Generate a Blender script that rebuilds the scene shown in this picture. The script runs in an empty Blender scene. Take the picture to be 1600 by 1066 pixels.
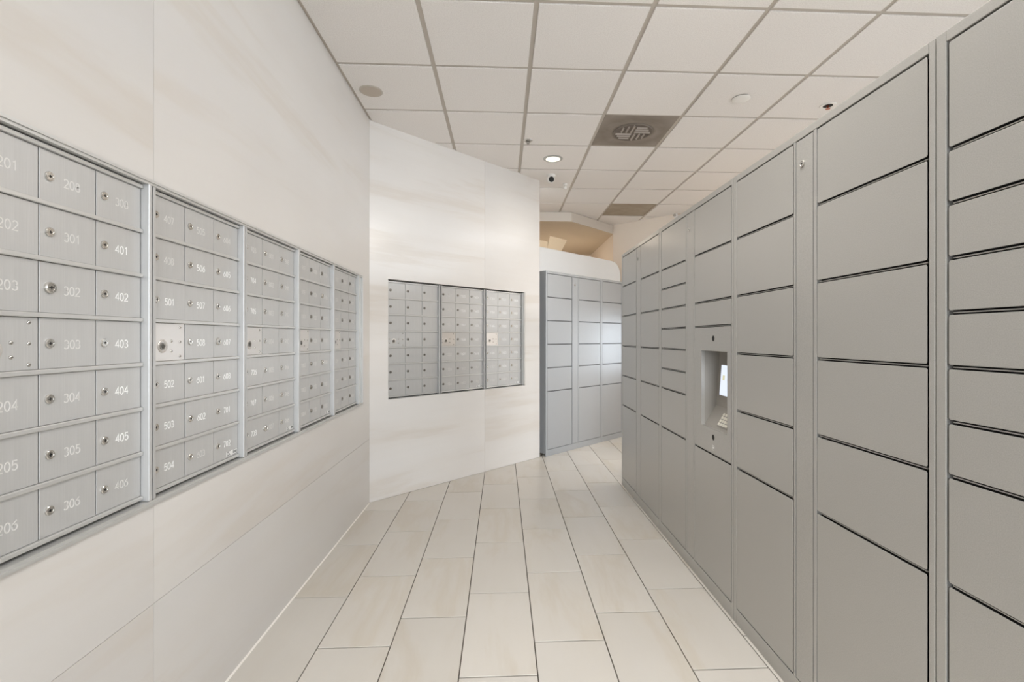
import bpy, bmesh, math, random
from mathutils import Vector, Matrix
random.seed(7)
S = bpy.context.scene
COL = S.collection
PI = math.pi

# ------------------------------------------------------------------ camera, world, lights, exposure
EYE = 1.3047
CE = 3.026                                   # height of the ceiling tiles
cam = bpy.data.cameras.new('camera'); camo = bpy.data.objects.new('camera', cam); COL.objects.link(camo)
camo.location = (0, 0, EYE); camo.rotation_euler = (PI/2, 0, -0.0473)
cam.sensor_width = 36; cam.lens = 752.5*36/1600
cam.shift_x = (800-819.7)/1600; cam.shift_y = (528.2-533)/1600
cam.clip_start = .02
S.camera = camo
S.view_settings.view_transform = 'Standard'; S.view_settings.look = 'None'
S.view_settings.gamma = 1; S.view_settings.use_curve_mapping = False
S.view_settings.exposure = 0.2

w = bpy.data.worlds.new('overcast_sky'); S.world = w; w.use_nodes = True
bg = w.node_tree.nodes['Background']; bg.inputs['Color'].default_value = (.855, .925, 1, 1); bg.inputs['Strength'].default_value = 8.2

def area_light(name, loc, rot, sx, sy, power, color=(1, 1, 1), portal=False):
    l = bpy.data.lights.new(name, 'AREA'); l.shape = 'RECTANGLE'; l.size = sx; l.size_y = sy
    l.energy = power; l.color = color
    o = bpy.data.objects.new(name, l); o.location = loc; o.rotation_euler = rot; COL.objects.link(o)
    if portal: l.cycles.is_portal = True
    return o
# unseen area lights, added to brighten floor, lockers and ceiling; no fixtures modelled
area_light('fill_light_entry', (.70, 1.546, CE-.03), (0, 0, 0), .58, .58, 16, (1, .985, .97)).data.spread = 2.3
area_light('fill_light_rear', (.48, -.284, CE-.03), (0, 0, 0), .58, .58, 12, (1, .985, .97)).data.spread = 2.3
area_light('fill_light_lobby', (2.9, 2.2, CE-.03), (0, 0, 0), 1.1, 1.1, 100, (1, .965, .935))
area_light('fill_light_lobby_rear', (3.3, 4.6, CE-.03), (0, 0, 0), .6, 1.1, 22, (1, .98, .97))

# ------------------------------------------------------------------ materials
def lin(r, g, b):
    f = lambda c: (c/255/12.92 if c/255 <= .04045 else ((c/255+.055)/1.055)**2.4)
    return (f(r), f(g), f(b), 1)
class NT:
    def __init__(s, name, rough=.5, metal=0., base=(200, 200, 200), spec=.5):
        s.m = bpy.data.materials.new(name); s.m.use_nodes = True; s.t = s.m.node_tree
        s.p = s.t.nodes['Principled BSDF']
        s.p.inputs['Base Color'].default_value = lin(*base)
        s.p.inputs['Roughness'].default_value = rough; s.p.inputs['Metallic'].default_value = metal
        s.p.inputs['Specular IOR Level'].default_value = spec
    def n(s, typ, **kw):
        x = s.t.nodes.new(typ)
        for k, v in kw.items():
            if hasattr(x, k) and k not in x.inputs: setattr(x, k, v)
            else: x.inputs[k].default_value = v
        return x
    def l(s, a, b): s.t.links.new(a, b)
    def ramp(s, src, stops):
        r = s.n('ShaderNodeValToRGB'); e = r.color_ramp.elements
        while len(e) < len(stops): e.new(.5)
        for q, (p, c) in zip(e, stops): q.position = p; q.color = c
        s.l(src, r.inputs[0]); return r
    def mix(s, fac, a, b, mode='MIX'):
        x = s.n('ShaderNodeMix', data_type='RGBA', blend_type=mode)
        for v, i in ((fac, 0), (a, 6), (b, 7)):
            if hasattr(v, 'node'): s.l(v, x.inputs[i])
            else: x.inputs[i].default_value = v
        return x.outputs[2]
    def bump(s, src, strength, dist=.01):
        b = s.n('ShaderNodeBump', Strength=strength, Distance=dist); s.l(src, b.inputs['Height']); s.l(b.outputs[0], s.p.inputs['Normal'])
M = {}
def plain(key, *a, **k): M[key] = NT(key, *a, **k).m

def stone(key, base, vein, cloud, rough, axis_scale, rot, amount=.8):
    q = NT(key, rough, 0, base)
    tc = q.n('ShaderNodeTexCoord'); oi = q.n('ShaderNodeObjectInfo')
    mp = q.n('ShaderNodeMapping'); mp.inputs['Rotation'].default_value = rot; mp.inputs['Scale'].default_value = axis_scale
    ad = q.n('ShaderNodeVectorMath', operation='MULTIPLY_ADD'); ad.inputs[1].default_value = (13, 7, 9)
    q.l(oi.outputs['Random'], ad.inputs[0]); q.l(tc.outputs['Object'], ad.inputs[2]); q.l(ad.outputs[0], mp.inputs[0])
    n1 = q.n('ShaderNodeTexNoise', Scale=1.6, Detail=5., Roughness=.6, Distortion=.35); q.l(mp.outputs[0], n1.inputs['Vector'])
    r1 = q.ramp(n1.outputs[0], [(.38, (0, 0, 0, 1)), (.54, (.2, .2, .2, 1)), (.62, (.75, .75, .75, 1)), (.72, (.15, .15, .15, 1))])
    n2 = q.n('ShaderNodeTexNoise', Scale=.9, Detail=3., Roughness=.5); q.l(ad.outputs[0], n2.inputs['Vector'])
    r2 = q.ramp(n2.outputs[0], [(.35, (0, 0, 0, 1)), (.7, (1, 1, 1, 1))])
    c1 = q.mix(r2.outputs[0], lin(*base), lin(*cloud))
    mm = q.n('ShaderNodeMath', operation='MULTIPLY'); q.l(r1.outputs[0], mm.inputs[0]); mm.inputs[1].default_value = amount
    c2 = q.mix(mm.outputs[0], c1, lin(*vein))
    hv = q.n('ShaderNodeHueSaturation'); q.l(c2, hv.inputs['Color'])
    vr = q.n('ShaderNodeMapRange'); vr.inputs[3].default_value = .965; vr.inputs[4].default_value = 1.035
    q.l(oi.outputs['Random'], vr.inputs[0]); q.l(vr.outputs[0], hv.inputs['Value'])
    q.l(hv.outputs[0], q.p.inputs['Base Color'])
    M[key] = q.m
stone('wall_limestone', (217, 213, 208), (206, 197, 186), (211, 207, 203), .2, (.22, 1, 1.6), (0, .42, 0))
stone('far_limestone', (226, 222, 217), (208, 199, 188), (219, 215, 211), .23, (.22, 1, 2.2), (0, .3, 0))
stone('floor_porcelain', (213, 207, 198), (201, 190, 173), (207, 201, 192), .27, (2.0, .45, 1), (0, 0, .12), .75)
plain('grout', .9, 0, (92, 84, 74))
plain('stone_core', .8, 0, (190, 182, 172))
plain('caulk', .5, 0, (236, 230, 220))

q = NT('ceiling_mineral', .95, 0, (226, 218, 209))
tc = q.n('ShaderNodeTexCoord'); n = q.n('ShaderNodeTexNoise', Scale=160., Detail=3.); q.l(tc.outputs['Object'], n.inputs['Vector'])
r = q.ramp(n.outputs[0], [(.3, lin(232, 226, 221)), (.6, lin(243, 238, 233))]); q.l(r.outputs[0], q.p.inputs['Base Color'])
q.bump(n.outputs[0], .25, .002); M['ceiling_mineral'] = q.m
plain('tee_paint', .6, 0, (196, 187, 176))
plain('plenum_dark', 1, 0, (60, 57, 54))
plain('cream_paint', .8, 0, (238, 226, 211))
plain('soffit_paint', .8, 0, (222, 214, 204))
plain('soffit_underside_shaded', .8, 0, (204, 188, 165))  # tan copy of the soffit paint; shade and warm light put into the colour
plain('partition_paint', .4, 0, (246, 246, 245))
plain('wall_paint', .7, 0, (224, 216, 205))

def powder_coat(key, rough, metal, lo, hi):
    q = NT(key, rough, metal, lo)
    tc = q.n('ShaderNodeTexCoord'); n = q.n('ShaderNodeTexNoise', Scale=420., Detail=2.); q.l(tc.outputs['Object'], n.inputs['Vector'])
    r = q.ramp(n.outputs[0], [(.3, lin(*lo)), (.65, lin(*hi))]); q.l(r.outputs[0], q.p.inputs['Base Color'])
    q.bump(n.outputs[0], .12, .0006); M[key] = q.m
powder_coat('locker', .33, .35, (171, 168, 162), (183, 180, 174))
powder_coat('locker_cool_sheen', .43, .45, (164, 167, 170), (174, 177, 180))  # cooler copy of the locker coat; bluish reflection put into the colour
plain('gap_shade', .9, 0, (34, 32, 30))  # near black, stands for the shade seen through the door gaps
plain('kiosk_grey', .5, .2, (158, 153, 145))
q = NT('anodised_aluminium', .38, .28, (190, 189, 187))
tc = q.n('ShaderNodeTexCoord'); mp = q.n('ShaderNodeMapping'); mp.inputs['Scale'].default_value = (500, 500, 8); q.l(tc.outputs['Object'], mp.inputs[0])
n = q.n('ShaderNodeTexNoise', Scale=1., Detail=2.); q.l(mp.outputs[0], n.inputs['Vector'])
r = q.ramp(n.outputs[0], [(.3, lin(188, 187, 185)), (.7, lin(196, 195, 193))]); q.l(r.outputs[0], q.p.inputs['Base Color']); M['alu'] = q.m
plain('alu_bright', .34, .45, (204, 203, 200))
plain('alu_panel_sheen', .30, .6, (214, 209, 204))  # lighter copy of the aluminium; the plates' reflection put into the colour
plain('mailbox_inside', .8, .2, (66, 65, 63))
plain('nickel', .22, .9, (205, 202, 196))
plain('dark_nickel', .3, .8, (146, 141, 134))
plain('black_slot', .7, 0, (18, 17, 16))
plain('white_number', .5, 0, (246, 246, 244))
plain('worn_number', .6, 0, (216, 214, 210))
plain('sticker_film', .5, 0, (228, 227, 224))
plain('sticker_ink', .6, 0, (90, 90, 88))
plain('white_plastic', .4, 0, (236, 233, 228))
plain('lamp_trim', .45, .2, (186, 184, 178))
plain('louvre_metal', .6, .1, (176, 166, 156))
plain('speaker_cloth', .9, 0, (196, 184, 170))
plain('keypad_ivory', .45, 0, (222, 217, 204))
plain('window_frame', .35, .6, (150, 148, 145))
plain('copper', .35, .8, (150, 84, 60))
plain('cardboard', .85, 0, (240, 218, 186))
plain('asphalt', .9, 0, (150, 150, 148))
# stained metal of the air vents: dust swirls are dirt on the plate
def stained(key, a, b, ring):
    q = NT(key, .75, .1, a)
    tc = q.n('ShaderNodeTexCoord')
    n = q.n('ShaderNodeTexNoise', Scale=4.5, Detail=3., Distortion=1.2); q.l(tc.outputs['Object'], n.inputs['Vector'])
    c = q.mix(q.ramp(n.outputs[0], [(.35, (0, 0, 0, 1)), (.7, (1, 1, 1, 1))]).outputs[0], lin(*a), lin(*b))
    if ring:
        ln = q.n('ShaderNodeVectorMath', operation='LENGTH'); q.l(tc.outputs['Object'], ln.inputs[0])
        ads = q.n('ShaderNodeMath', operation='MULTIPLY_ADD'); q.l(n.outputs[0], ads.inputs[0]); ads.inputs[1].default_value = .09; q.l(ln.outputs['Value'], ads.inputs[2])
        rr = q.ramp(ads.outputs[0], [(.10, (.75, .75, .75, 1)), (.20, (.8, .8, .8, 1)), (.23, (.1, .1, .1, 1)), (.30, (.35, .35, .35, 1)), (.38, (0, 0, 0, 1))])
        c = q.mix(rr.outputs[0], c, lin(*ring))
    q.l(c, q.p.inputs['Base Color']); M[key] = q.m
stained('vent_stained', (158, 147, 136), (140, 129, 118), (104, 94, 85))
stained('vent_brown', (178, 165, 147), (163, 149, 130), None)
def emit(key, col, st):
    m = bpy.data.materials.new(key); m.use_nodes = True; t = m.node_tree; t.nodes.clear()
    e = t.nodes.new('ShaderNodeEmission'); e.inputs[0].default_value = col; e.inputs[1].default_value = st
    o = t.nodes.new('ShaderNodeOutputMaterial'); t.links.new(e.outputs[0], o.inputs[0]); M[key] = m
emit('lamp_lens', (1, .97, .86, 1), 1.15)
emit('screen_lit', (.80, .86, 1, 1), .95)
emit('screen_icon', (.78, .74, .45, 1), .8)
m = bpy.data.materials.new('pane_glass'); m.use_nodes = True; t = m.node_tree; t.nodes.clear()
a = t.nodes.new('ShaderNodeBsdfTransparent'); b = t.nodes.new('ShaderNodeBsdfGlossy'); b.inputs['Roughness'].default_value = .02
fr = t.nodes.new('ShaderNodeFresnel'); mx = t.nodes.new('ShaderNodeMixShader'); o = t.nodes.new('ShaderNodeOutputMaterial')
t.links.new(fr.outputs[0], mx.inputs[0]); t.links.new(a.outputs[0], mx.inputs[1]); t.links.new(b.outputs[0], mx.inputs[2]); t.links.new(mx.outputs[0], o.inputs[0]); M['pane_glass'] = m

# ------------------------------------------------------------------ mesh helpers
class MB:
    """collects shapes into one mesh; build() turns it into a mesh datablock"""
    def __init__(s): s.v = []; s.f = []; s.mi = []
    def add(s, vs, fs, mi=0):
        k = len(s.v); s.v += [tuple(p) for p in vs]; s.f += [tuple(i+k for i in f) for f in fs]; s.mi += [mi]*len(fs); return s
    def box(s, x0, x1, y0, y1, z0, z1, mi=0):
        return s.add([(x, y, z) for z in (z0, z1) for y in (y0, y1) for x in (x0, x1)],
                     [(0, 2, 3, 1), (4, 5, 7, 6), (0, 1, 5, 4), (2, 6, 7, 3), (0, 4, 6, 2), (1, 3, 7, 5)], mi)
    def prism(s, pts, a, b, axis='z', mi=0):
        """polygon extruded along an axis from a to b"""
        f = {'z': lambda p, h: (p[0], p[1], h), 'y': lambda p, h: (p[0], h, p[1]), 'x': lambda p, h: (h, p[0], p[1])}[axis]
        n = len(pts)
        return s.add([f(p, a) for p in pts]+[f(p, b) for p in pts],
                     [tuple(range(n))[::-1], tuple(range(n, 2*n))]+[(i, (i+1) % n, n+(i+1) % n, n+i) for i in range(n)], mi)
    def lathe(s, prof, axis='y', seg=20, c=(0, 0, 0), mi=0):
        """profile of (radius, distance along axis)"""
        k = len(prof); vs = []
        for r, h in prof:
            for i in range(seg):
                t = 2*PI*i/seg; x, y = r*math.cos(t), r*math.sin(t)
                p = (x, h, y) if axis == 'y' else (x, y, h) if axis == 'z' else (h, x, y)
                vs.append((p[0]+c[0], p[1]+c[1], p[2]+c[2]))
        fs = [(j*seg+i, j*seg+(i+1) % seg, (j+1)*seg+(i+1) % seg, (j+1)*seg+i) for j in range(k-1) for i in range(seg)]
        fs += [tuple(range(seg))[::-1], tuple((k-1)*seg+i for i in range(seg))]
        return s.add(vs, fs, mi)
    def mesh(s, name, mats, bevel=0, seg=2, smooth=False):
        me = bpy.data.meshes.new(name); me.from_pydata(s.v, [], s.f)
        for m in (mats if isinstance(mats, (list, tuple)) else [mats]): me.materials.append(M[m])
        me.polygons.foreach_set('material_index', s.mi)
        bm = bmesh.new(); bm.from_mesh(me)
        bmesh.ops.recalc_face_normals(bm, faces=bm.faces)
        if bevel: bmesh.ops.bevel(bm, geom=list(bm.edges), offset=bevel, segments=seg, affect='EDGES', profile=.5, clamp_overlap=True)
        bm.to_mesh(me); bm.free()
        if smooth or bevel:
            me.polygons.foreach_set('use_smooth', [True]*len(me.polygons))
            me.set_sharp_from_angle(angle=math.radians(14 if bevel else 35))
        me.update(); return me
def obj(name, me, parent=None, loc=(0, 0, 0), rotz=0, rot=None):
    o = bpy.data.objects.new(name, me); COL.objects.link(o); o.location = loc
    o.rotation_euler = rot if rot else (0, 0, rotz)
    if parent: o.parent = parent
    return o
def tag(o, label, cat, group=None):
    o['label'] = label; o['category'] = cat
    if group: o['group'] = group
    return o
def structure(o): o['kind'] = 'structure'; return o
def empty(name, loc=(0, 0, 0), rotz=0): return obj(name, None, None, loc, rotz)

# ------------------------------------------------------------------ plan of the room
LX = -1.045                                      # left wall face
FA = Vector((LX, 3.86)); FB = Vector((.416, 5.257)); FD = (FB-FA).normalized(); FTH = math.atan2(FD.y, FD.x)
FLEN = 2.018
EO = Vector((.483, 5.267)); ETH = math.atan2(.679, .734)   # far locker bank
W = .61; OX, OY = -.4309-W, 2.4611-8*W           # ceiling grid origin

# ------------------------------------------------------------------ floor of 1 x 2 ft tiles in third bond
floor = structure(obj('floor', MB().box(LX-.1, 4.6, -2.5, 9.3, -.1, -.008).mesh('floor', 'grout')))
tile_cache = {}
def floor_tile(x0, x1, y0, y1):
    k = (round(x1-x0, 3), round(y1-y0, 3))
    if k not in tile_cache:
        g = .0023
        tile_cache[k] = MB().box(-k[0]/2+g, k[0]/2-g, -k[1]/2+g*1.5, k[1]/2-g*1.5, 0, .008).mesh('floor_tile', 'floor_porcelain', .0009, 1)
    obj('floor_tile', tile_cache[k], floor, ((x0+x1)/2, (y0+y1)/2, -.008))
TX, TY, T = -.7756, 1.8581, .305
for i in range(-1, 14):
    x0, x1 = max(TX+T*i, LX), TX+T*(i+1)
    off = ((i-2) % 3)/3*.61
    for k in range(-6, 11):
        y0 = TY+off+.61*k; y1 = y0+.61
        xm, ym = (x0+x1)/2, (y0+y1)/2
        if ym > FA.y+(xm-FA.x)*FD.y/FD.x+.75 and xm < .5: continue          # behind the far wall
        if xm > 1.68 and ym < 4.0: continue                                   # behind the lockers
        if (xm-EO.x)*-math.sin(ETH)+(ym-EO.y)*math.cos(ETH) > .8: continue
        if ym > 7.6: continue
        floor_tile(x0, x1, y0, y1)

# ------------------------------------------------------------------ walls
# left wall: stone panels round the mailbox opening (origin on the wall face, x along +Y, y into the wall)
wl = structure(obj('wall_left', MB().box(-2.5, 4.2, .06, .16, 0, CE+.05).mesh('wall_left', 'stone_core'), None, (LX, 0, 0), PI/2))
OP0, OP1, OZ0, OZ1 = .925, 3.66, .803, 1.776      # opening
J, SE, CO = .506, 1.498, 3.858
g = .0007
def panel(parent, mat, pts, depth=.055, name='stone_panel'):
    obj(name, MB().prism(pts, 0, depth, 'y').mesh(name, mat), parent)
panel(wl, 'wall_limestone', [(-2.5, J+g), (SE-g, J+g), (SE-g, OZ0), (OP0, OZ0), (OP0, OZ1), (SE-g, OZ1), (SE-g, CE+.02), (-2.5, CE+.02)])
panel(wl, 'wall_limestone', [(SE+g, J+g), (CO, J+g), (CO, CE+.02), (SE+g, CE+.02), (SE+g, OZ1), (OP1, OZ1), (OP1, OZ0), (SE+g, OZ0)])
panel(wl, 'wall_limestone', [(-2.5, .002), (SE-g, .002), (SE-g, J-g), (-2.5, J-g)])
panel(wl, 'wall_limestone', [(SE+g, .002), (CO, .002), (CO, J-g), (SE+g, J-g)])
structure(obj('caulk_strip_left', MB().prism([(0, 0), (.006, 0), (0, .006)], -2.4, 3.85, 'x').mesh('caulk_strip_left', 'caulk'), None, (LX, 0, 0), 0))  # strip of caulk along the wall foot, not a baseboard
bpy.data.objects['caulk_strip_left'].data.transform(Matrix.Rotation(PI/2, 4, 'Z') @ Matrix.Scale(-1, 4, (0, 1, 0)))
ck = MB(); jag = [(OP1+.0005, OZ0+.03)]
for i in range(30):
    jag.append((OP1+.003+.012*random.random()*(1 if 8 < i < 24 else .3), OZ0+.03+.03*i))
jag.append((OP1+.0005, OZ0+.92))
obj('caulk_bead', ck.prism(jag, -.0015, -.0001, 'y').mesh('caulk_bead', 'caulk'), wl)
# far angled wall
wf = structure(obj('wall_far', MB().box(.0, FLEN, .09, .16, 0, CE+.05).mesh('wall_far', 'stone_core'), None, (FA.x, FA.y, 0), FTH))
FS = 1.218; FO0, FO1, FZ0, FZ1 = .165, 1.785, .800, 1.786
panel(wf, 'far_limestone', [(0, .002), (FS-g, .002), (FS-g, FZ0), (FO0, FZ0), (FO0, FZ1), (FS-g, FZ1), (FS-g, CE+.02), (0, CE+.02)], .085)
panel(wf, 'far_limestone', [(FS+g, .002), (FLEN, .002), (FLEN, CE+.02), (FS+g, CE+.02), (FS+g, FZ1), (FO1, FZ1), (FO1, FZ0), (FS+g, FZ0)], .085)
# rear and right walls of the room, alcove walls, angled wall with a window
ANG = Vector((1.697, 7.279)); AD = Vector((.717, -.697)).normalized(); ATH = math.atan2(AD.y, AD.x)
def wall(name, p, q, mat, thick=.12, holes=(), z1=CE+.05, z0=0.):
    """plain wall from p to q, body to the left of the direction; holes = (s0, s1, z0, z1)"""
    p, q = Vector(p), Vector(q); L = (q-p).length; m = MB(); s = 0
    for a, b, c, d in sorted(holes):
        m.box(s, a, 0, thick, z0, z1)
        if c > z0: m.box(a, b, 0, thick, z0, c)
        if d < z1: m.box(a, b, 0, thick, d, z1)
        s = b
    m.box(s, L, 0, thick, z0, z1)
    return structure(obj(name, m.mesh(name, mat), None, (p.x, p.y, 0), math.atan2((q-p).y, (q-p).x)))
RX = 4.45
aq = ANG+AD*((RX-ANG.x)/AD.x)
wall('wall_right_angled', ANG, aq, 'cream_paint', holes=[(1.0, 1.7, .8, 1.65)])
wall('wall_right', (RX, aq.y), (RX, -2.4), 'wall_paint', holes=[(.8, 4.7, .3, 2.8)])
wall('wall_rear', (RX, -2.4), (LX-.16, -2.4), 'wall_paint', holes=[(2.2, 5.35, .1, 2.8)])
wall('wall_alcove_back', (-.9, 9.1), (1.817, 9.1), 'cream_paint')
wall('wall_alcove_right', (1.697, 9.1), (1.697, 7.279), 'cream_paint')
wall('wall_alcove_left', (-.75, 5.3), (-.75, 9.1), 'cream_paint')
def window(name, p, th, s0, s1, z0, z1, n, power, col):
    root = structure(empty(name, (p[0], p[1], 0), th))
    f = .05; xs = [s0+(s1-s0)*i/n for i in range(n+1)]
    for i, x in enumerate(xs):
        xa, xb = (x, x+f) if i == 0 else (x-f, x) if i == n else (x-f/2, x+f/2)
        obj('mullion', MB().box(xa, xb, .02, .1, z0, z1).mesh('mullion', 'window_frame', .004, 1), root)
    for i in range(n):
        a = xs[i]+(f if i == 0 else f/2); b = xs[i+1]-(f if i == n-1 else f/2)
        obj('frame_rail', MB().box(a, b, .02, .1, z0, z0+f).mesh('frame_rail', 'window_frame', .004, 1), root)
        obj('frame_rail', MB().box(a, b, .02, .1, z1-f, z1).mesh('frame_rail', 'window_frame', .004, 1), root)
        obj('pane', MB().box(a, b, .057, .063, z0+f, z1-f).mesh('pane', 'pane_glass'), root)
    c = Vector((p[0], p[1], 0)) + Matrix.Rotation(th, 3, 'Z') @ Vector(((s0+s1)/2, .16, (z0+z1)/2))
    area_light(name+'_daylight', c, (PI/2, 0, th+PI), s1-s0, z1-z0, 1, portal=True).rotation_euler = (-PI/2, 0, th+PI) if False else (PI/2, 0, th+PI)
    return root
window('window_1', ANG, ATH, 1.0, 1.7, .8, 1.65, 1, 30, (1, 1, 1))
window('window_2', (RX, aq.y), -PI/2, .8, 4.7, .3, 2.8, 3, 30, (1, 1, 1))
window('window_3', (RX, -2.4), PI, 2.2, 5.35, .1, 2.8, 3, 30, (1, 1, 1))
structure(obj('ground_outside', MB().box(-14, 20, -14, 22, -.35, -.12).mesh('ground_outside', 'asphalt')))

# white partition behind the far lockers, its free top corner rounded
pr = [(-.15, 0), (2.17, 0), (2.17, 2.215)]
for i in range(1, 9):
    t = PI/2*i/8; pr.append((2.17-.21*(1-math.cos(t)), 2.215+.21*math.sin(t)))
pr += [(-.15, 2.425)]
structure(obj('wall_partition', MB().prism(pr, .46, .96, 'y').mesh('wall_partition', 'partition_paint', .012, 2), None, (EO.x, EO.y, 0), ETH))
# soffit over the alcove
sp = [(-.62, 6.54), (.95, 6.535), (1.695, 7.279), (1.695, 9.098), (-.62, 9.098)]
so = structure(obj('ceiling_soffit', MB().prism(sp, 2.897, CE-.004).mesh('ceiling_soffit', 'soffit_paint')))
obj('underside', MB().prism(sp, 2.891, 2.897).mesh('underside', 'soffit_underside_shaded'), so)

# ------------------------------------------------------------------ suspended ceiling
ceil = structure(obj('ceiling', MB().box(LX-.1, RX+.1, -2.6, 9.4, CE+.10, CE+.14).mesh('ceiling', 'plenum_dark')))
NX, NY = 9, 16
VENTS = {(3, 10): 1, (4, 14): 1}
gap = .0275
tm = MB().box(-W/2+gap/2, W/2-gap/2, -W/2+gap/2, W/2-gap/2, 0, .02).mesh('ceiling_tile', 'ceiling_mineral', .002, 1)
mtm = MB().box(-gap/2+.001, gap/2-.001, 0, NY*W, 0, .012).mesh('main_tee', 'tee_paint')
ctm = MB().box(gap/2, W-gap/2, -gap/2+.001, gap/2-.001, 0, .012).mesh('cross_tee', 'tee_paint')
def gx(i): return OX+i*W
def gy(j): return OY+j*W
for i in range(NX+1): obj('main_tee', mtm, ceil, (gx(i), OY, CE+.007))
for i in range(NX):
    for j in range(NY+1):
        obj('cross_tee', ctm, ceil, (gx(i), gy(j), CE+.007))
        if j < NY and (i, j) not in VENTS: obj('ceiling_tile', tm, ceil, (gx(i)+W/2, gy(j)+W/2, CE))

# ------------------------------------------------------------------ parcel lockers
ROWS = [2.013, 1.756, 1.495, 1.234, .974, .714, .073]
ROWS_SMALL = [2.013, 1.756, 1.626, 1.495, 1.365, 1.235, 1.104, .974, .714, .073]
door_cache = {}
def locker_door_mesh(wd, ht, r, mat):
    k = (round(wd, 3), round(ht, 3), r, mat)
    if k not in door_cache:
        pts = []
        for cx, cz, a0 in ((wd-r, ht-r, 0), (r, ht-r, 90), (r, r, 180), (wd-r, r, 270)):
            for i in range(4):
                a = math.radians(a0+30*i); pts.append((cx+r*math.cos(a), cz+r*math.sin(a)))
        m = MB().prism(pts, 0, .0014, 'y')
        me = m.mesh('locker_door', mat)
        bm = bmesh.new(); bm.from_mesh(me)
        ed = [e for e in bm.edges if all(v.co.y < 1e-6 for v in e.verts)]
        bmesh.ops.bevel(bm, geom=ed, offset=.0009, segments=2, affect='EDGES', profile=.5)
        bm.to_mesh(me); bm.free()
        me.polygons.foreach_set('use_smooth', [True]*len(me.polygons)); me.set_sharp_from_angle(angle=math.radians(14))
        door_cache[k] = me
    return door_cache[k]
lock_mb = lambda r, k=1.: MB().lathe([(r, 0), (r, -.003*k), (r*.86, -.0045*k), (r*.66, -.0045*k), (r*.62, -.0036*k)], 'y', 18) \
    .box(-r*.42, r*.42, -.0040*k, -.0034*k, -r*.09, r*.09, 1).box(-r*.10, r*.10, -.0040*k, -.0034*k, -r*.3, r*.3, 1)
cam_lock_me = lock_mb(.0125).mesh('cam_lock', ['nickel', 'black_slot'], smooth=True)
D = .45
def locker_unit(loc, th, cols, label, group, kiosk=False, strip_lock=True, left_gap=.0025, right_gap=.006, mat='locker'):
    root = empty('locker_unit', loc, th); tag(root, label, 'locker', group)
    Wd = 1.033; H = 2.045; t = .02
    s = MB().box(0, .02, t, D, .03, H).box(Wd-.02, Wd, t, D, .03, H).box(.02, Wd-.02, t, D, H-.02, H).box(.02, Wd-.02, t, D, .03, .05).box(.02, Wd-.02, D-.02, D, .05, H-.02)
    c = obj('cabinet_body', s.mesh('cabinet_body', mat), root)
    b = .0015
    fr = lambda nm, *a: obj(nm, MB().box(*a).mesh(nm, mat, b, 1), root)
    zt, zb = 2.018, .068
    fr('stile', 0, .026, 0, t, .0, H); fr('stile', 1.016, Wd, 0, t, .0, H)
    fr('stile', .4565, .4675, 0, t, zb, zt); fr('stile', .5685, .5845, 0, t, zb, zt)
    fr('top_rail', .026, 1.016, 0, t, zt, H); fr('kick_rail', .026, 1.016, 0, t, 0, zb)
    obj('lock_strip', MB().box(.4715, .5652, .001, .0026, zb+.004, zt-.004).mesh('lock_strip', mat, .0006, 1), root)
    obj('gap_shade_sheet', MB().box(.022, 1.012, .0190, .022, .06, H-.025).mesh('gap_shade_sheet', 'gap_shade'), root) if not kiosk else \
        obj('gap_shade_sheet', MB().box(.022, .575, .0190, .022, .06, H-.025).box(.575, 1.012, .0190, .022, 1.37, H-.025).box(.575, 1.012, .0190, .022, .06, .71).mesh('gap_shade_sheet', 'gap_shade'), root)  # dark sheet behind the doors, standing in for shade in the gaps
    if strip_lock: obj('cam_lock', cam_lock_me, root, (.507, .001, 1.925))
    for ci, rows in enumerate(cols):
        a, z = (.026, .4565) if ci == 0 else (.5845, 1.016)
        a += left_gap; z -= right_gap
        for k in range(len(rows)-1):
            top = rows[k]-(.0 if k == 0 else .0055); bot = rows[k+1]+(.0055 if k < len(rows)-2 else 0)
            if kiosk and ci == 1 and abs(rows[k]-1.365) < 1e-6:
                control_panel(root, a, z, bot, top)
            else:
                obj('locker_door', locker_door_mesh(z-a, top-bot, .005, mat), root, (a, .001+random.choice((0, 0, .0008)), bot))
            if k < len(rows)-2:
                obj('shelf_lip', MB().box(a+.006, z-.004, .0065, .0189, rows[k+1]-.0014, rows[k+1]+.0014).mesh('shelf_lip', mat), root)
    return root
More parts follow.
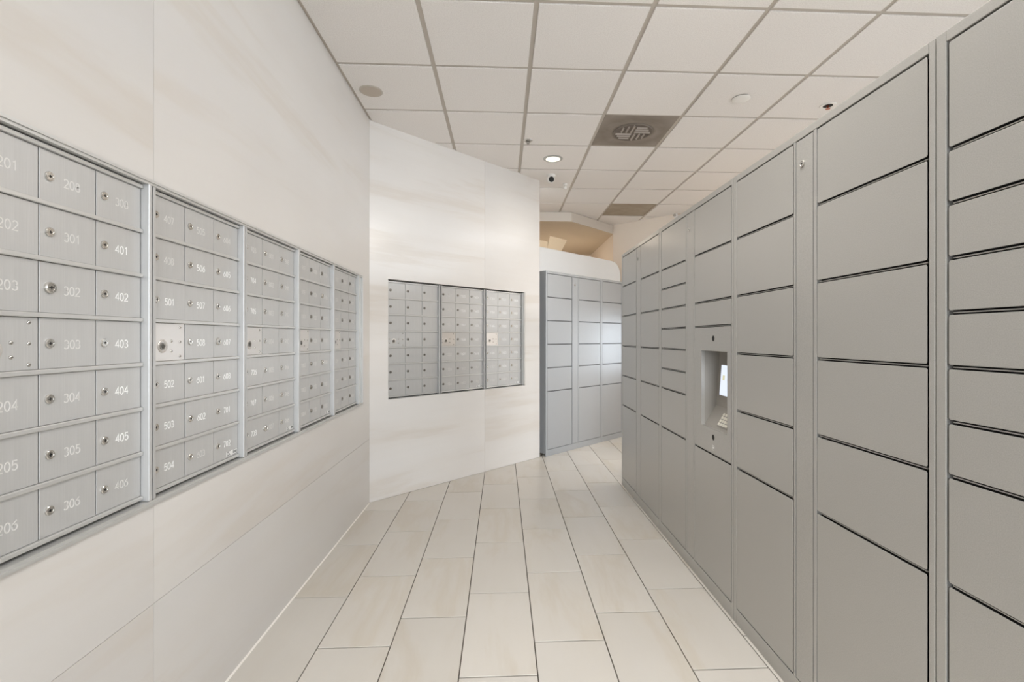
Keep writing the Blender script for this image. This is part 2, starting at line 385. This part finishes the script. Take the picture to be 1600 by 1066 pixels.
def control_panel(root, x0, x1, z0, z1):
    hx0, hx1, hz0, hz1 = .676, .972, .842, 1.238          # opening of the recess
    V = [(x0, z0), (x1, z0), (x1, z1), (x0, z1), (hx0, hz0), (hx1, hz0), (hx1, hz1), (hx0, hz1)]
    vs = [(x, .001, z) for x, z in V]+[(x, .018, z) for x, z in V]
    fs = []
    for i in range(4):
        j = (i+1) % 4
        fs += [(i, j, 4+j, 4+i), (8+i, 12+i, 12+j, 8+j), (i, 8+i, 8+j, j), (4+i, 4+j, 12+j, 12+i)]
    cp = obj('control_panel', MB().add(vs, fs).mesh('control_panel', 'locker'), root)
    d1, d2, zs = .102, .080, .945                          # depth at the top, depth and height of the sloped shelf
    e = .003
    # recess shell, walls 3 mm thick
    out = [(hx0, .018, hz0), (hx1, .018, hz0), (hx1, .018, hz1), (hx0, .018, hz1)]
    rc = MB()
    inner = [(.018, hz0), (d2, zs), (d1, hz1), (.018, hz1)]
    outer = [(.018, hz0-e), (d2+e, zs-e), (d1+e, hz1+e), (.018, hz1+e)]
    rc.prism([inner[0], inner[1], outer[1], outer[0]], hx0, hx1, 'x').prism([inner[1], inner[2], outer[2], outer[1]], hx0, hx1, 'x').prism([inner[2], inner[3], outer[3], outer[2]], hx0, hx1, 'x')
    rc.prism(outer, hx0-e, hx0, 'x').prism(outer, hx1, hx1+e, 'x')
    obj('recess', rc.mesh('recess', 'kiosk_grey'), cp)
    # tilted touch screen on the back of the recess
    dy, dz = d1-d2, hz1-zs; L = math.hypot(dy, dz); al = math.atan2(dy, dz)
    R = (-al, 0, 0)
    mz = .035
    scr = obj('touch_screen', MB().box(0, .215, -.010, -.0005, 0, .168, 0).box(.006, .209, -.0112, -.0100, .006, .162, 1)
              .box(.030, .052, -.0118, -.0112, .085, .110, 2).box(.080, .19, -.0118, -.0112, .1, .104, 3).box(.080, .16, -.0118, -.0112, .085, .089, 3)
              .mesh('touch_screen', ['kiosk_grey', 'screen_lit', 'screen_icon', 'sticker_film']), cp, (.726, d2+dy*(mz+.02)/L, zs+.055), rot=R)
    # keypad on the sloped shelf
    sl = math.atan2(zs-hz0, d2-.018)
    kp = MB().box(-.055, .055, -.040, .040, 0, .004)
    for i in range(4):
        for j in range(4):
            kp.box(-.048+i*.0255, -.028+i*.0255, -.034+j*.0175, -.0205+j*.0175, .004, .0075, 1)
    obj('keypad', kp.mesh('keypad', ['kiosk_grey', 'keypad_ivory']), cp, (.865, .018+(d2-.018)*.47, hz0+(zs-hz0)*.47+.001), rot=(sl, 0, 0))
    for z, nm in ((1.302, 'camera_hole'), (.801, 'scanner_hole')):
        obj(nm, MB().lathe([(.0155, .001), (.0155, .0002), (.0145, .0002), (.0142, .0009)], 'y', 20, mi=0).lathe([(.0142, .0009), (.0141, .0006)], 'y', 20, mi=1)
            .mesh(nm, ['kiosk_grey', 'black_slot'], smooth=True), cp, (.821, 0, z))
    y0, y1 = .0003, .0009
    obj('scan_symbol', MB().box(-.012, .012, y0, y1, .011, .013).box(-.012, -.010, y0, y1, -.011, .011).box(-.012, .004, y0, y1, -.013, -.011).box(.010, .012, y0, y1, -.002, .011)
        .box(-.005, .005, y0, y1, -.004, .005).mesh('scan_symbol', 'white_plastic'), cp, (.821, 0, .748))
GA = 'parcel lockers along the right wall'
for k, (cols, lab, kio) in enumerate([
        ((ROWS, ROWS), 'grey steel parcel locker unit at the far end of the right row', False),
        ((ROWS_SMALL, [2.013, 1.756, 1.495, 1.365, .714, .073]), 'grey steel parcel locker unit with a touch screen and keypad recess', True),
        ((ROWS, ROWS), 'grey parcel locker unit with large doors, between the touch screen unit and the nearest one', False),
        ((ROWS_SMALL, ROWS), 'grey steel parcel locker unit nearest the camera, shallow doors cut off by the photo edge', False)]):
    y = 4.247-1.037*k
    locker_unit((1.068, y, 0), -PI/2, cols, lab, GA, kio, strip_lock=(k < 3), left_gap=.006 if k == 3 else .0025)
GE = 'lockers against the white partition'
e1 = locker_unit((EO.x, EO.y, 0), ETH, (ROWS, ROWS), 'grey locker unit beside the far stone wall, its dark left side showing', GE, mat='locker_cool_sheen')
for fx in (.03, 1.0):
    for fy in (.06, .4): obj('foot', MB().lathe([(.016, 0), (.016, .008), (.008, .012), (.008, .03)], 'z', 12, (fx, fy, 0)).mesh('foot', 'dark_nickel', smooth=True), e1)
eo2 = EO+Vector((math.cos(ETH), math.sin(ETH)))*1.037
locker_unit((eo2.x, eo2.y, 0), ETH, (ROWS, ROWS), 'grey locker unit half hidden behind the right row of lockers', GE, mat='locker_cool_sheen')

# ------------------------------------------------------------------ mailboxes
def arc(cx, cy, rx, ry, a0, a1, n=9):
    return [(cx+rx*math.cos(math.radians(a0+(a1-a0)*i/n)), cy+ry*math.sin(math.radians(a0+(a1-a0)*i/n))) for i in range(n+1)]
DIG = {'0': [arc(.3, .5, .28, .5, 0, 360, 18)], '1': [[(.12, .8), (.34, 1), (.34, 0)]],
       '2': [arc(.3, .72, .27, .28, 160, -35, 9)+[(.02, 0), (.6, 0)]],
       '3': [arc(.28, .75, .25, .25, 150, -80, 9), arc(.28, .26, .29, .26, 85, -150, 10)],
       '4': [[(.46, 0), (.46, 1), (.02, .3), (.62, .3)]],
       '5': [[(.55, 1), (.12, 1), (.07, .56)]+arc(.29, .32, .29, .32, 115, -145, 10)],
       '6': [[(.5, .98), (.2, .72)]+arc(.3, .3, .28, .3, 150, 510, 16)],
       '7': [[(.02, 1), (.58, 1), (.2, 0)]],
       '8': [arc(.3, .76, .23, .24, -90, 270, 14), arc(.3, .26, .29, .26, 90, 450, 16)],
       '9': [[(.1, .02), (.4, .28)]+arc(.3, .7, .28, .3, -30, 330, 16)]}
num_cache = {}
def number_mesh(txt, mat, h=.0205):
    k = (txt, mat)
    if k in num_cache: return num_cache[k]
    m = MB(); adv = .78*h; x = -adv*len(txt)/2; hw = .0013
    for ch in txt:
        for pl in DIG[ch]:
            P = [Vector((x+p[0]*h, (p[1]-.5)*h)) for p in pl]; closed = (P[0]-P[-1]).length < 1e-6; n = len(P); vs = []
            for i in range(n):
                a = P[i-1] if i else (P[-2] if closed else P[0]); b = P[i+1] if i < n-1 else (P[1] if closed else P[-1])
                d0 = (P[i]-a); d1 = (b-P[i])
                d0 = d0.normalized() if d0.length > 1e-9 else d1.normalized(); d1 = d1.normalized() if d1.length > 1e-9 else d0
                t = (d0+d1).normalized(); nn = Vector((-t.y, t.x)); c = max(.5, nn.dot(Vector((-d0.y, d0.x))))
                for sgn in (1, -1):
                    q = P[i]+nn*sgn*hw/c; vs.append((q.x, 0, q.y))
            m.add(vs, [(2*i, 2*i+1, 2*i+3, 2*i+2) for i in range(n-1)])
        x += adv
    me = bpy.data.meshes.new('number'); me.from_pydata(m.v, [], m.f); me.materials.append(M[mat])
    bm = bmesh.new(); bm.from_mesh(me)
    ret = bmesh.ops.extrude_face_region(bm, geom=list(bm.faces))
    bmesh.ops.translate(bm, vec=(0, -.0004, 0), verts=[v for v in ret['geom'] if isinstance(v, bmesh.types.BMVert)])
    bmesh.ops.recalc_face_normals(bm, faces=bm.faces); bm.to_mesh(me); bm.free()
    num_cache[k] = me; return me
locks = {0: lock_mb(.0112).mesh('lock', ['nickel', 'black_slot'], smooth=True), 1: lock_mb(.0112).mesh('lock', ['dark_nickel', 'black_slot'], smooth=True),
         2: lock_mb(.0136, 1.7).mesh('lock', ['nickel', 'black_slot'], smooth=True)}
screw_me = MB().lathe([(.0046, 0), (.0046, -.0006), (.0036, -.0022), (.0016, -.003)], 'y', 12).box(-.0028, .0028, -.0032, -.0028, -.0005, .0005, 1).mesh('screw', ['nickel', 'black_slot'], smooth=True)
plock_me = MB().lathe([(.021, 0), (.021, -.0012), (.0195, -.0022), (.0135, -.0022), (.013, -.0008)], 'y', 22).lathe([(.0125, -.0006), (.0115, -.004), (.008, -.004), (.0075, -.002)], 'y', 18, (-.004, 0, 0), 1) \
    .box(-.0055, -.0025, -.0042, -.0036, -.006, .006, 2).mesh('postal_lock', ['alu_panel_sheen', 'dark_nickel', 'black_slot'], smooth=True)
st = MB().box(0, .075, -.0003, 0, 0, .020)
for a in (0, .044): st.box(a+.001, a+.032, -.0006, -.0003, .0185, .0195, 1).box(a+.001, a+.032, -.0006, -.0003, .0005, .0015, 1)
for i in range(9): st.box(.046+i*.003, .0472+i*.003+(i % 3)*.0004, -.0006, -.0003, .005, .015, 1)
for i in range(3): st.box(.004, .026-i*.004, -.0006, -.0003, .004+i*.005, .006+i*.005, 1)
sticker_me = st.mesh('barcode_sticker', ['sticker_film', 'sticker_ink'])
def mailbox_unit(loc, th, k, label, group, numbers, lockset, worn, recess, sticker=False, big=(), plate='alu', proud=(), cw=.163, jl=.0155):
    """k scales the unit; local x along the wall, y into it, z up"""
    root = empty('mailbox_unit', loc, th); tag(root, label, 'mailbox', group)
    ph = .1307*k; jr = .014*k
    x0 = jl; Wt = jl+3*cw+jr; zb = .012*k; Ht = zb+7*ph+.010*k
    dp = recess                                             # depth of the doors behind the front of the jambs
    obj('housing', MB().box(.001, Wt-.001, dp+.006, dp+.03, 0, Ht).mesh('housing', 'mailbox_inside'), root)
    bx = lambda nm, mat, bv, *a: obj(nm, MB().box(*a).mesh(nm, mat, bv, 2), root)
    bx('jamb', 'alu', .001, .0065, jl-.0012, 0, dp+.006, 0, Ht); bx('jamb', 'alu', .0025, Wt-jr+.0012, Wt, -.004, dp+.006, 0, Ht)
    rail = MB().box(x0-.0008, x0+3*cw+.0008, dp-.0115, dp+.006, -.0055*k, .0055*k).mesh('rail', 'alu_bright', .002, 2)
    for r in range(8): obj('rail', rail, root, (0, 0, zb+r*ph))
    dw, dh = cw-.0030, ph-.0125*k
    door = MB().box(0, dw, -.004, .004, 0, dh).mesh('door', 'alu', .0007, 1)
    panel_me = MB().box(0, dw, -.0035, .004, 0, dh).mesh('collection_panel', plate, .0007, 1)
    n = 0
    for c in range(3):
        for r in range(7):
            x, z = x0+c*cw+.0015, zb+(6-r)*ph+.0062*k
            if c == 0 and r == 3:
                p = obj('collection_panel', panel_me, root, (x, dp, z))
                for sx, sz in ((.86, .90), (.86, .5), (.86, .1), (.60, .52), (.60, .25), (.08, .52), (.08, .25)):
                    obj('screw', screw_me, p, (sx*dw, -.0035, sz*dh))
                obj('postal_lock', plock_me, p, (.345*dw, -.0035, .385*dh)); continue
            d = obj('door', door, root, (x, dp-(.0022 if (c, r) in proud else random.choice((0, 0, 0, .0006))), z))
            txt = numbers[n]; n += 1
            lk = 2 if (c, r) in big else lockset
            L = obj('lock', locks[lk], d, (.0235*k, -.004, dh*.5), rot=(0, random.choice((0, 0, .2, -.15, PI/2)), 0))
            if txt: obj('number', number_mesh(txt, 'worn_number' if (c, r) in worn else 'white_number'), d, (.086*k, -.0040, dh*.47))
    if sticker: obj('barcode_sticker', sticker_me, d, (dw-.080, -.0040, .004))
    return root
def seq(first, hi=8, per=8):
    """door numbers run x01 to x08 and on to the next hundred"""
    out = []; f, i = first
    while len(out) < 20:
        out.append('%d%02d' % (f, i)); i += 1
        if i > hi: f += 1; i = 1
    return out
U1 = ['201', '202', '203', '204', '205', '206', '208', '301', '302', '303', '304', '305', '306', '308', '401', '402', '403', '404', '405', '406']
GL = 'mailbox units on the left wall'
allrc = lambda cs: {(c, r) for c in cs for r in range(7)}
LEFT = [('aluminium mailbox unit nearest the camera, doors numbered in the 200s, 300s and 400s', U1, 0, allrc((0, 1)) | {(2, 0), (2, 6)}, False, {(1, 2)}, 'alu', set()),
        ('aluminium mailbox unit with doors 501 to 508 down its middle, second from the camera', seq((4, 7)), 0, {(0, 0), (0, 1), (1, 0), (2, 0), (1, 6)}, True, {(2, 3)}, 'alu_panel_sheen', {(0, 2), (1, 5)}),
        ('aluminium mailbox unit with doors 703 to 708 in its left column', seq((7, 3)), 0, allrc((1, 2)) | {(0, 0)}, True, {(1, 6)}, 'alu_panel_sheen', {(0, 4), (0, 6)}),
        ('aluminium mailbox unit with doors numbered in the 900s and 1000s, second from the wall corner', seq((9, 7)), 1, allrc((0, 1, 2)), True, {(2, 1), (2, 4)}, 'alu_panel_sheen', set()),
        ('aluminium mailbox unit nearest the wall corner, farthest on the left wall', seq((12, 3)), 1, allrc((0, 1, 2)), False, set(), 'alu_panel_sheen', set())]
for i, (lab, nums, ls, worn, stk, big, plate, pd) in enumerate(LEFT):
    mailbox_unit((LX+.004, .9635+.5215*i, .8225), PI/2, 1., lab, GL, nums, ls, worn, .024, stk, big, plate, pd, .156 if i == 0 else .162, .0365 if i == 0 else .0185)
GF = 'mailbox units in the angled far wall'
FAR = [('aluminium mailbox unit with dark locks, leftmost in the angled far wall', [''] * 20, 1, set(), False, 'alu'),
       ('aluminium mailbox unit in the middle of the angled far wall, bright lock plate', seq((14, 7)), 1, allrc((0,)) | {(1, 5), (1, 6), (2, 5), (2, 6)}, True, 'alu_panel_sheen'),
       ('aluminium mailbox unit at the right end of the angled far wall', seq((17, 3)), 0, {(0, 5), (0, 6), (1, 6), (2, 5), (2, 6)}, True, 'alu_panel_sheen')]
FN = Vector((-FD.y, FD.x))
for i, (lab, nums, ls, worn, stk, plate) in enumerate(FAR):
    p = FA+FD*(.168+.5385*i)+FN*.018
    mailbox_unit((p.x, p.y, .805), FTH, 1.04, lab, GF, nums, ls, worn, .022, stk, (), plate, (), .167, .014)
# aluminium trim round the left bank, sill under the far bank
tr = MB()
def bead(a0, a1, b, horizontal, sgn):
    """stepped trim bar; sgn = direction from the opening edge inwards"""
    for o0, o1, y0 in ((0, .005, -.003), (.005, .011, -.010), (.011, .0185, -.006)):
        lo, hi = sorted((b+sgn*o0, b+sgn*o1))
        if horizontal: tr.box(a0, a1, y0, .03, lo, hi)
        else: tr.box(lo, hi, y0, .03, a0, a1)
bead(OP0, OP1, OZ1, True, -1); bead(OP0, OP1, OZ0, True, 1)
bead(OZ0+.0186, OZ1-.0186, OP0, False, 1); bead(OZ0+.0186, OZ1-.0186, OP1, False, -1)
tr.box(3.5705, OP1-.0187, .006, .03, OZ0+.0186, OZ1-.0186)
structure(obj('trim_1', tr.mesh('trim_1', 'alu_bright'), None, (LX, 0, 0), PI/2))
structure(obj('trim_2', MB().box(FO0+.001, FO1-.001, .001, .05, FZ0+.0005, FZ0+.0045).box(FO1-.012, FO1-.001, .004, .05, FZ0+.006, FZ1-.002).mesh('trim_2', 'alu_bright'), None, (FA.x, FA.y, 0), FTH))

# ------------------------------------------------------------------ things on the ceiling
def lathe_obj(name, prof, mats, parent=None, loc=(0, 0, 0), seg=28, mi=0):
    return obj(name, MB().lathe(prof, 'z', seg, mi=mi).mesh(name, mats, smooth=True), parent, loc)
d = empty('downlight', (.49, 4.605, CE)); tag(d, 'small lit round recessed downlight in the white tile ceiling', 'ceiling light')
obj('trim_ring', MB().lathe([(.070, 0), (.072, -.007), (.086, -.005), (.094, -.0015), (.094, 0)], 'z', 36).mesh('trim_ring', 'lamp_trim', smooth=True), d)
lathe_obj('lens', [(.0695, -.002), (.069, -.0055), (.03, -.0062)], 'lamp_lens', d)
l = bpy.data.lights.new('downlight_lamp', 'SPOT'); l.energy = 7; l.spot_size = 2.6; l.spot_blend = 1; l.shadow_soft_size = .07; l.color = (1, .94, .85)
lo = bpy.data.objects.new('downlight_lamp', l); COL.objects.link(lo); lo.parent = d; lo.location = (0, 0, -.03)
s = empty('ceiling_speaker', (-.909, 3.401, CE)); tag(s, 'round tan flush speaker in the ceiling above the left wall corner', 'speaker')
lathe_obj('rim', [(.078, 0), (.078, -.004), (.070, -.005)], 'tee_paint', s); lathe_obj('grille', [(.069, -.003), (.069, -.0058), (.01, -.0062)], 'speaker_cloth', s)
s = empty('sprinkler_cover', (1.716, 3.379, CE)); tag(s, 'plain round white cover plate on the ceiling above the right lockers', 'sprinkler')
lathe_obj('cover_plate', [(.062, -.004), (.063, -.006), (.058, -.009), (.02, -.010)], 'white_plastic', s); lathe_obj('collar', [(.045, 0), (.045, -.0045)], 'tee_paint', s)
s = empty('recessed_sprinkler', (2.412, 3.456, CE)); tag(s, 'recessed sprinkler with copper frame in a white cup over the right lockers', 'sprinkler')
lathe_obj('cup', [(.034, 0), (.034, -.004), (.052, -.005), (.055, -.001), (.055, 0)], 'white_plastic', s); lathe_obj('well', [(.033, -.0005), (.033, -.0015)], 'black_slot', s)
obj('sprinkler_head', MB().lathe([(.010, 0), (.010, -.012), (.004, -.016), (.004, -.022), (.016, -.024), (.016, -.026)], 'z', 14).mesh('sprinkler_head', 'copper', smooth=True), s)
s = empty('pendent_sprinkler', (.228, 4.19, CE)); tag(s, 'small dark pendent sprinkler hanging from the ceiling grid before the downlight', 'sprinkler')
lathe_obj('escutcheon', [(.040, 0), (.038, -.004), (.022, -.008)], 'nickel', s)
lathe_obj('sprinkler_head', [(.020, -.008), (.022, -.014), (.010, -.018), (.008, -.026), (.013, -.028), (.013, -.030)], 'dark_nickel', s)
s = empty('sidewall_sprinkler', (2.40, 6.55, CE-.03), math.atan2(AD.y, AD.x)); tag(s, 'tiny sprinkler high on the cream wall where it meets the ceiling', 'sprinkler')
obj('escutcheon', MB().lathe([(.034, 0), (.032, -.006), (.016, -.012)], 'y', 18).mesh('escutcheon', 'white_plastic', smooth=True), s)
obj('sprinkler_head', MB().lathe([(.011, -.012), (.011, -.035), (.018, -.037), (.018, -.040)], 'y', 14).mesh('sprinkler_head', 'nickel', smooth=True), s)

c = empty('security_camera', (.52, 5.06, CE), .05); tag(c, 'white turret security camera with a black lens hanging from the ceiling', 'camera')
lathe_obj('base', [(.046, 0), (.046, -.012), (.040, -.022), (.030, -.026)], 'white_plastic', c)
hd = obj('camera_head', MB().lathe([(.012, .04), (.030, .030), (.039, .010), (.040, -.008), (.037, -.03), (.032, -.036)], 'y', 22).mesh('camera_head', 'white_plastic', smooth=True), c, (-.008, -.012, -.055), rot=(.22, 0, .1))
obj('lens', MB().lathe([(.029, -.034), (.028, -.0385), (.012, -.040)], 'y', 20).mesh('lens', 'black_slot', smooth=True), hd)
c = empty('motion_sensor', (.71, 5.36, CE)); tag(c, 'small white sensor on the ceiling just right of the security camera', 'sensor')
lathe_obj('base', [(.028, 0), (.028, -.016), (.022, -.02)], 'white_plastic', c)
obj('sensor_head', MB().lathe([(.010, .02), (.020, .012), (.022, -.004), (.016, -.018)], 'y', 16).mesh('sensor_head', 'white_plastic', smooth=True), c, (-.004, 0, -.038), rot=(.3, 0, .3))

# air diffuser with a pinwheel core, and the plain return panel
v = empty('air_diffuser', (gx(3)+W/2, gy(10)+W/2, CE)); tag(v, 'square dusty grey air diffuser with a round pinwheel of louvres', 'air vent')
obj('plate', MB().box(-.292, .292, -.292, .292, .004, .012).mesh('plate', 'vent_stained', .002, 1), v)
obj('round_core', MB().lathe([(.165, .0035), (.162, -.004), (.150, -.006), (.143, -.002), (.02, -.001)], 'z', 40).mesh('round_core', 'vent_stained', smooth=True), v)
for qx, qy, hor in ((-1, 1, True), (1, 1, False), (-1, -1, False), (1, -1, True)):
    for k in range(3):
        o = .020+.040*k; L = .140-.022*k
        bxs = MB().prism([(-.005, -.002), (.001, -.002), (.007, -.012), (.002, -.012)], .008, L, 'x' if hor else 'y')
        me = bxs.mesh('louvre', 'louvre_metal')
        me.transform(Matrix.Scale(-1, 4, (1, 0, 0)) if (hor and qx < 0) else Matrix.Scale(-1, 4, (0, 1, 0)) if (not hor and qy < 0) else Matrix())
        obj('louvre', me, v, (0, qy*o, 0) if hor else (qx*o, 0, 0))
v = empty('return_panel', (gx(4)+W/2, gy(14)+W/2, CE)); tag(v, 'plain brownish square return air panel in the far ceiling', 'air vent')
obj('panel', MB().box(-.288, .288, -.288, .288, .008, .014).mesh('panel', 'vent_brown', .001, 1), v)
fr = MB().box(-.294, -.288, -.294, .294, .002, .014).box(.288, .294, -.294, .294, .002, .014).box(-.288, .288, -.294, -.288, .002, .014).box(-.288, .288, .288, .294, .002, .014)
obj('frame', fr.mesh('frame', 'vent_brown'), v)

# open carton on the partition top, in the light of the alcove lamp
b = empty('cardboard_box', (EO.x, EO.y, 2.425), ETH); tag(b, 'tan open carton on top of the white partition, one flap folded out', 'box')
x0, x1, y0, y1, h, t = .20, .655, .56, .88, .108, .005
obj('carton_body', MB().box(x0, x1, y0, y0+t, .001, h).box(x0, x1, y1-t, y1, .001, h).box(x0, x0+t, y0+t, y1-t, .001, h).box(x1-t, x1, y0+t, y1-t, .001, h).box(x0+t, x1-t, y0+t, y1-t, .001, .006).mesh('carton_body', 'cardboard'), b)
fl = [(.640, .008), (.905, .010), (1.028, .180), (.690, .186)]
obj('flap', MB().prism(fl, y0-.012, y0-.006, 'y').mesh('flap', 'cardboard'), b)
fl = [(x0, h+.001), (x1, h+.001), (x1+.02, h+.035), (x0+.03, h+.02)]
obj('flap', MB().prism(fl, y1-.010, y1-.005, 'y').mesh('flap', 'cardboard'), b)
for nm, en, sz, loc, rx in (('alcove_lamp', 9, .25, (.1, 7.5, 2.87), 0), ('alcove_fill_light', 5, .9, (.9, 7.9, 1.75), PI)):  # the second is an unseen uplight, added to brighten the soffit underside
    l = bpy.data.lights.new(nm, 'AREA'); l.shape = 'DISK'; l.size = sz; l.energy = en; l.color = (1, .87, .73)
    lo = bpy.data.objects.new(nm, l); COL.objects.link(lo); lo.location = loc; lo.rotation_euler = (rx, 0, 0)
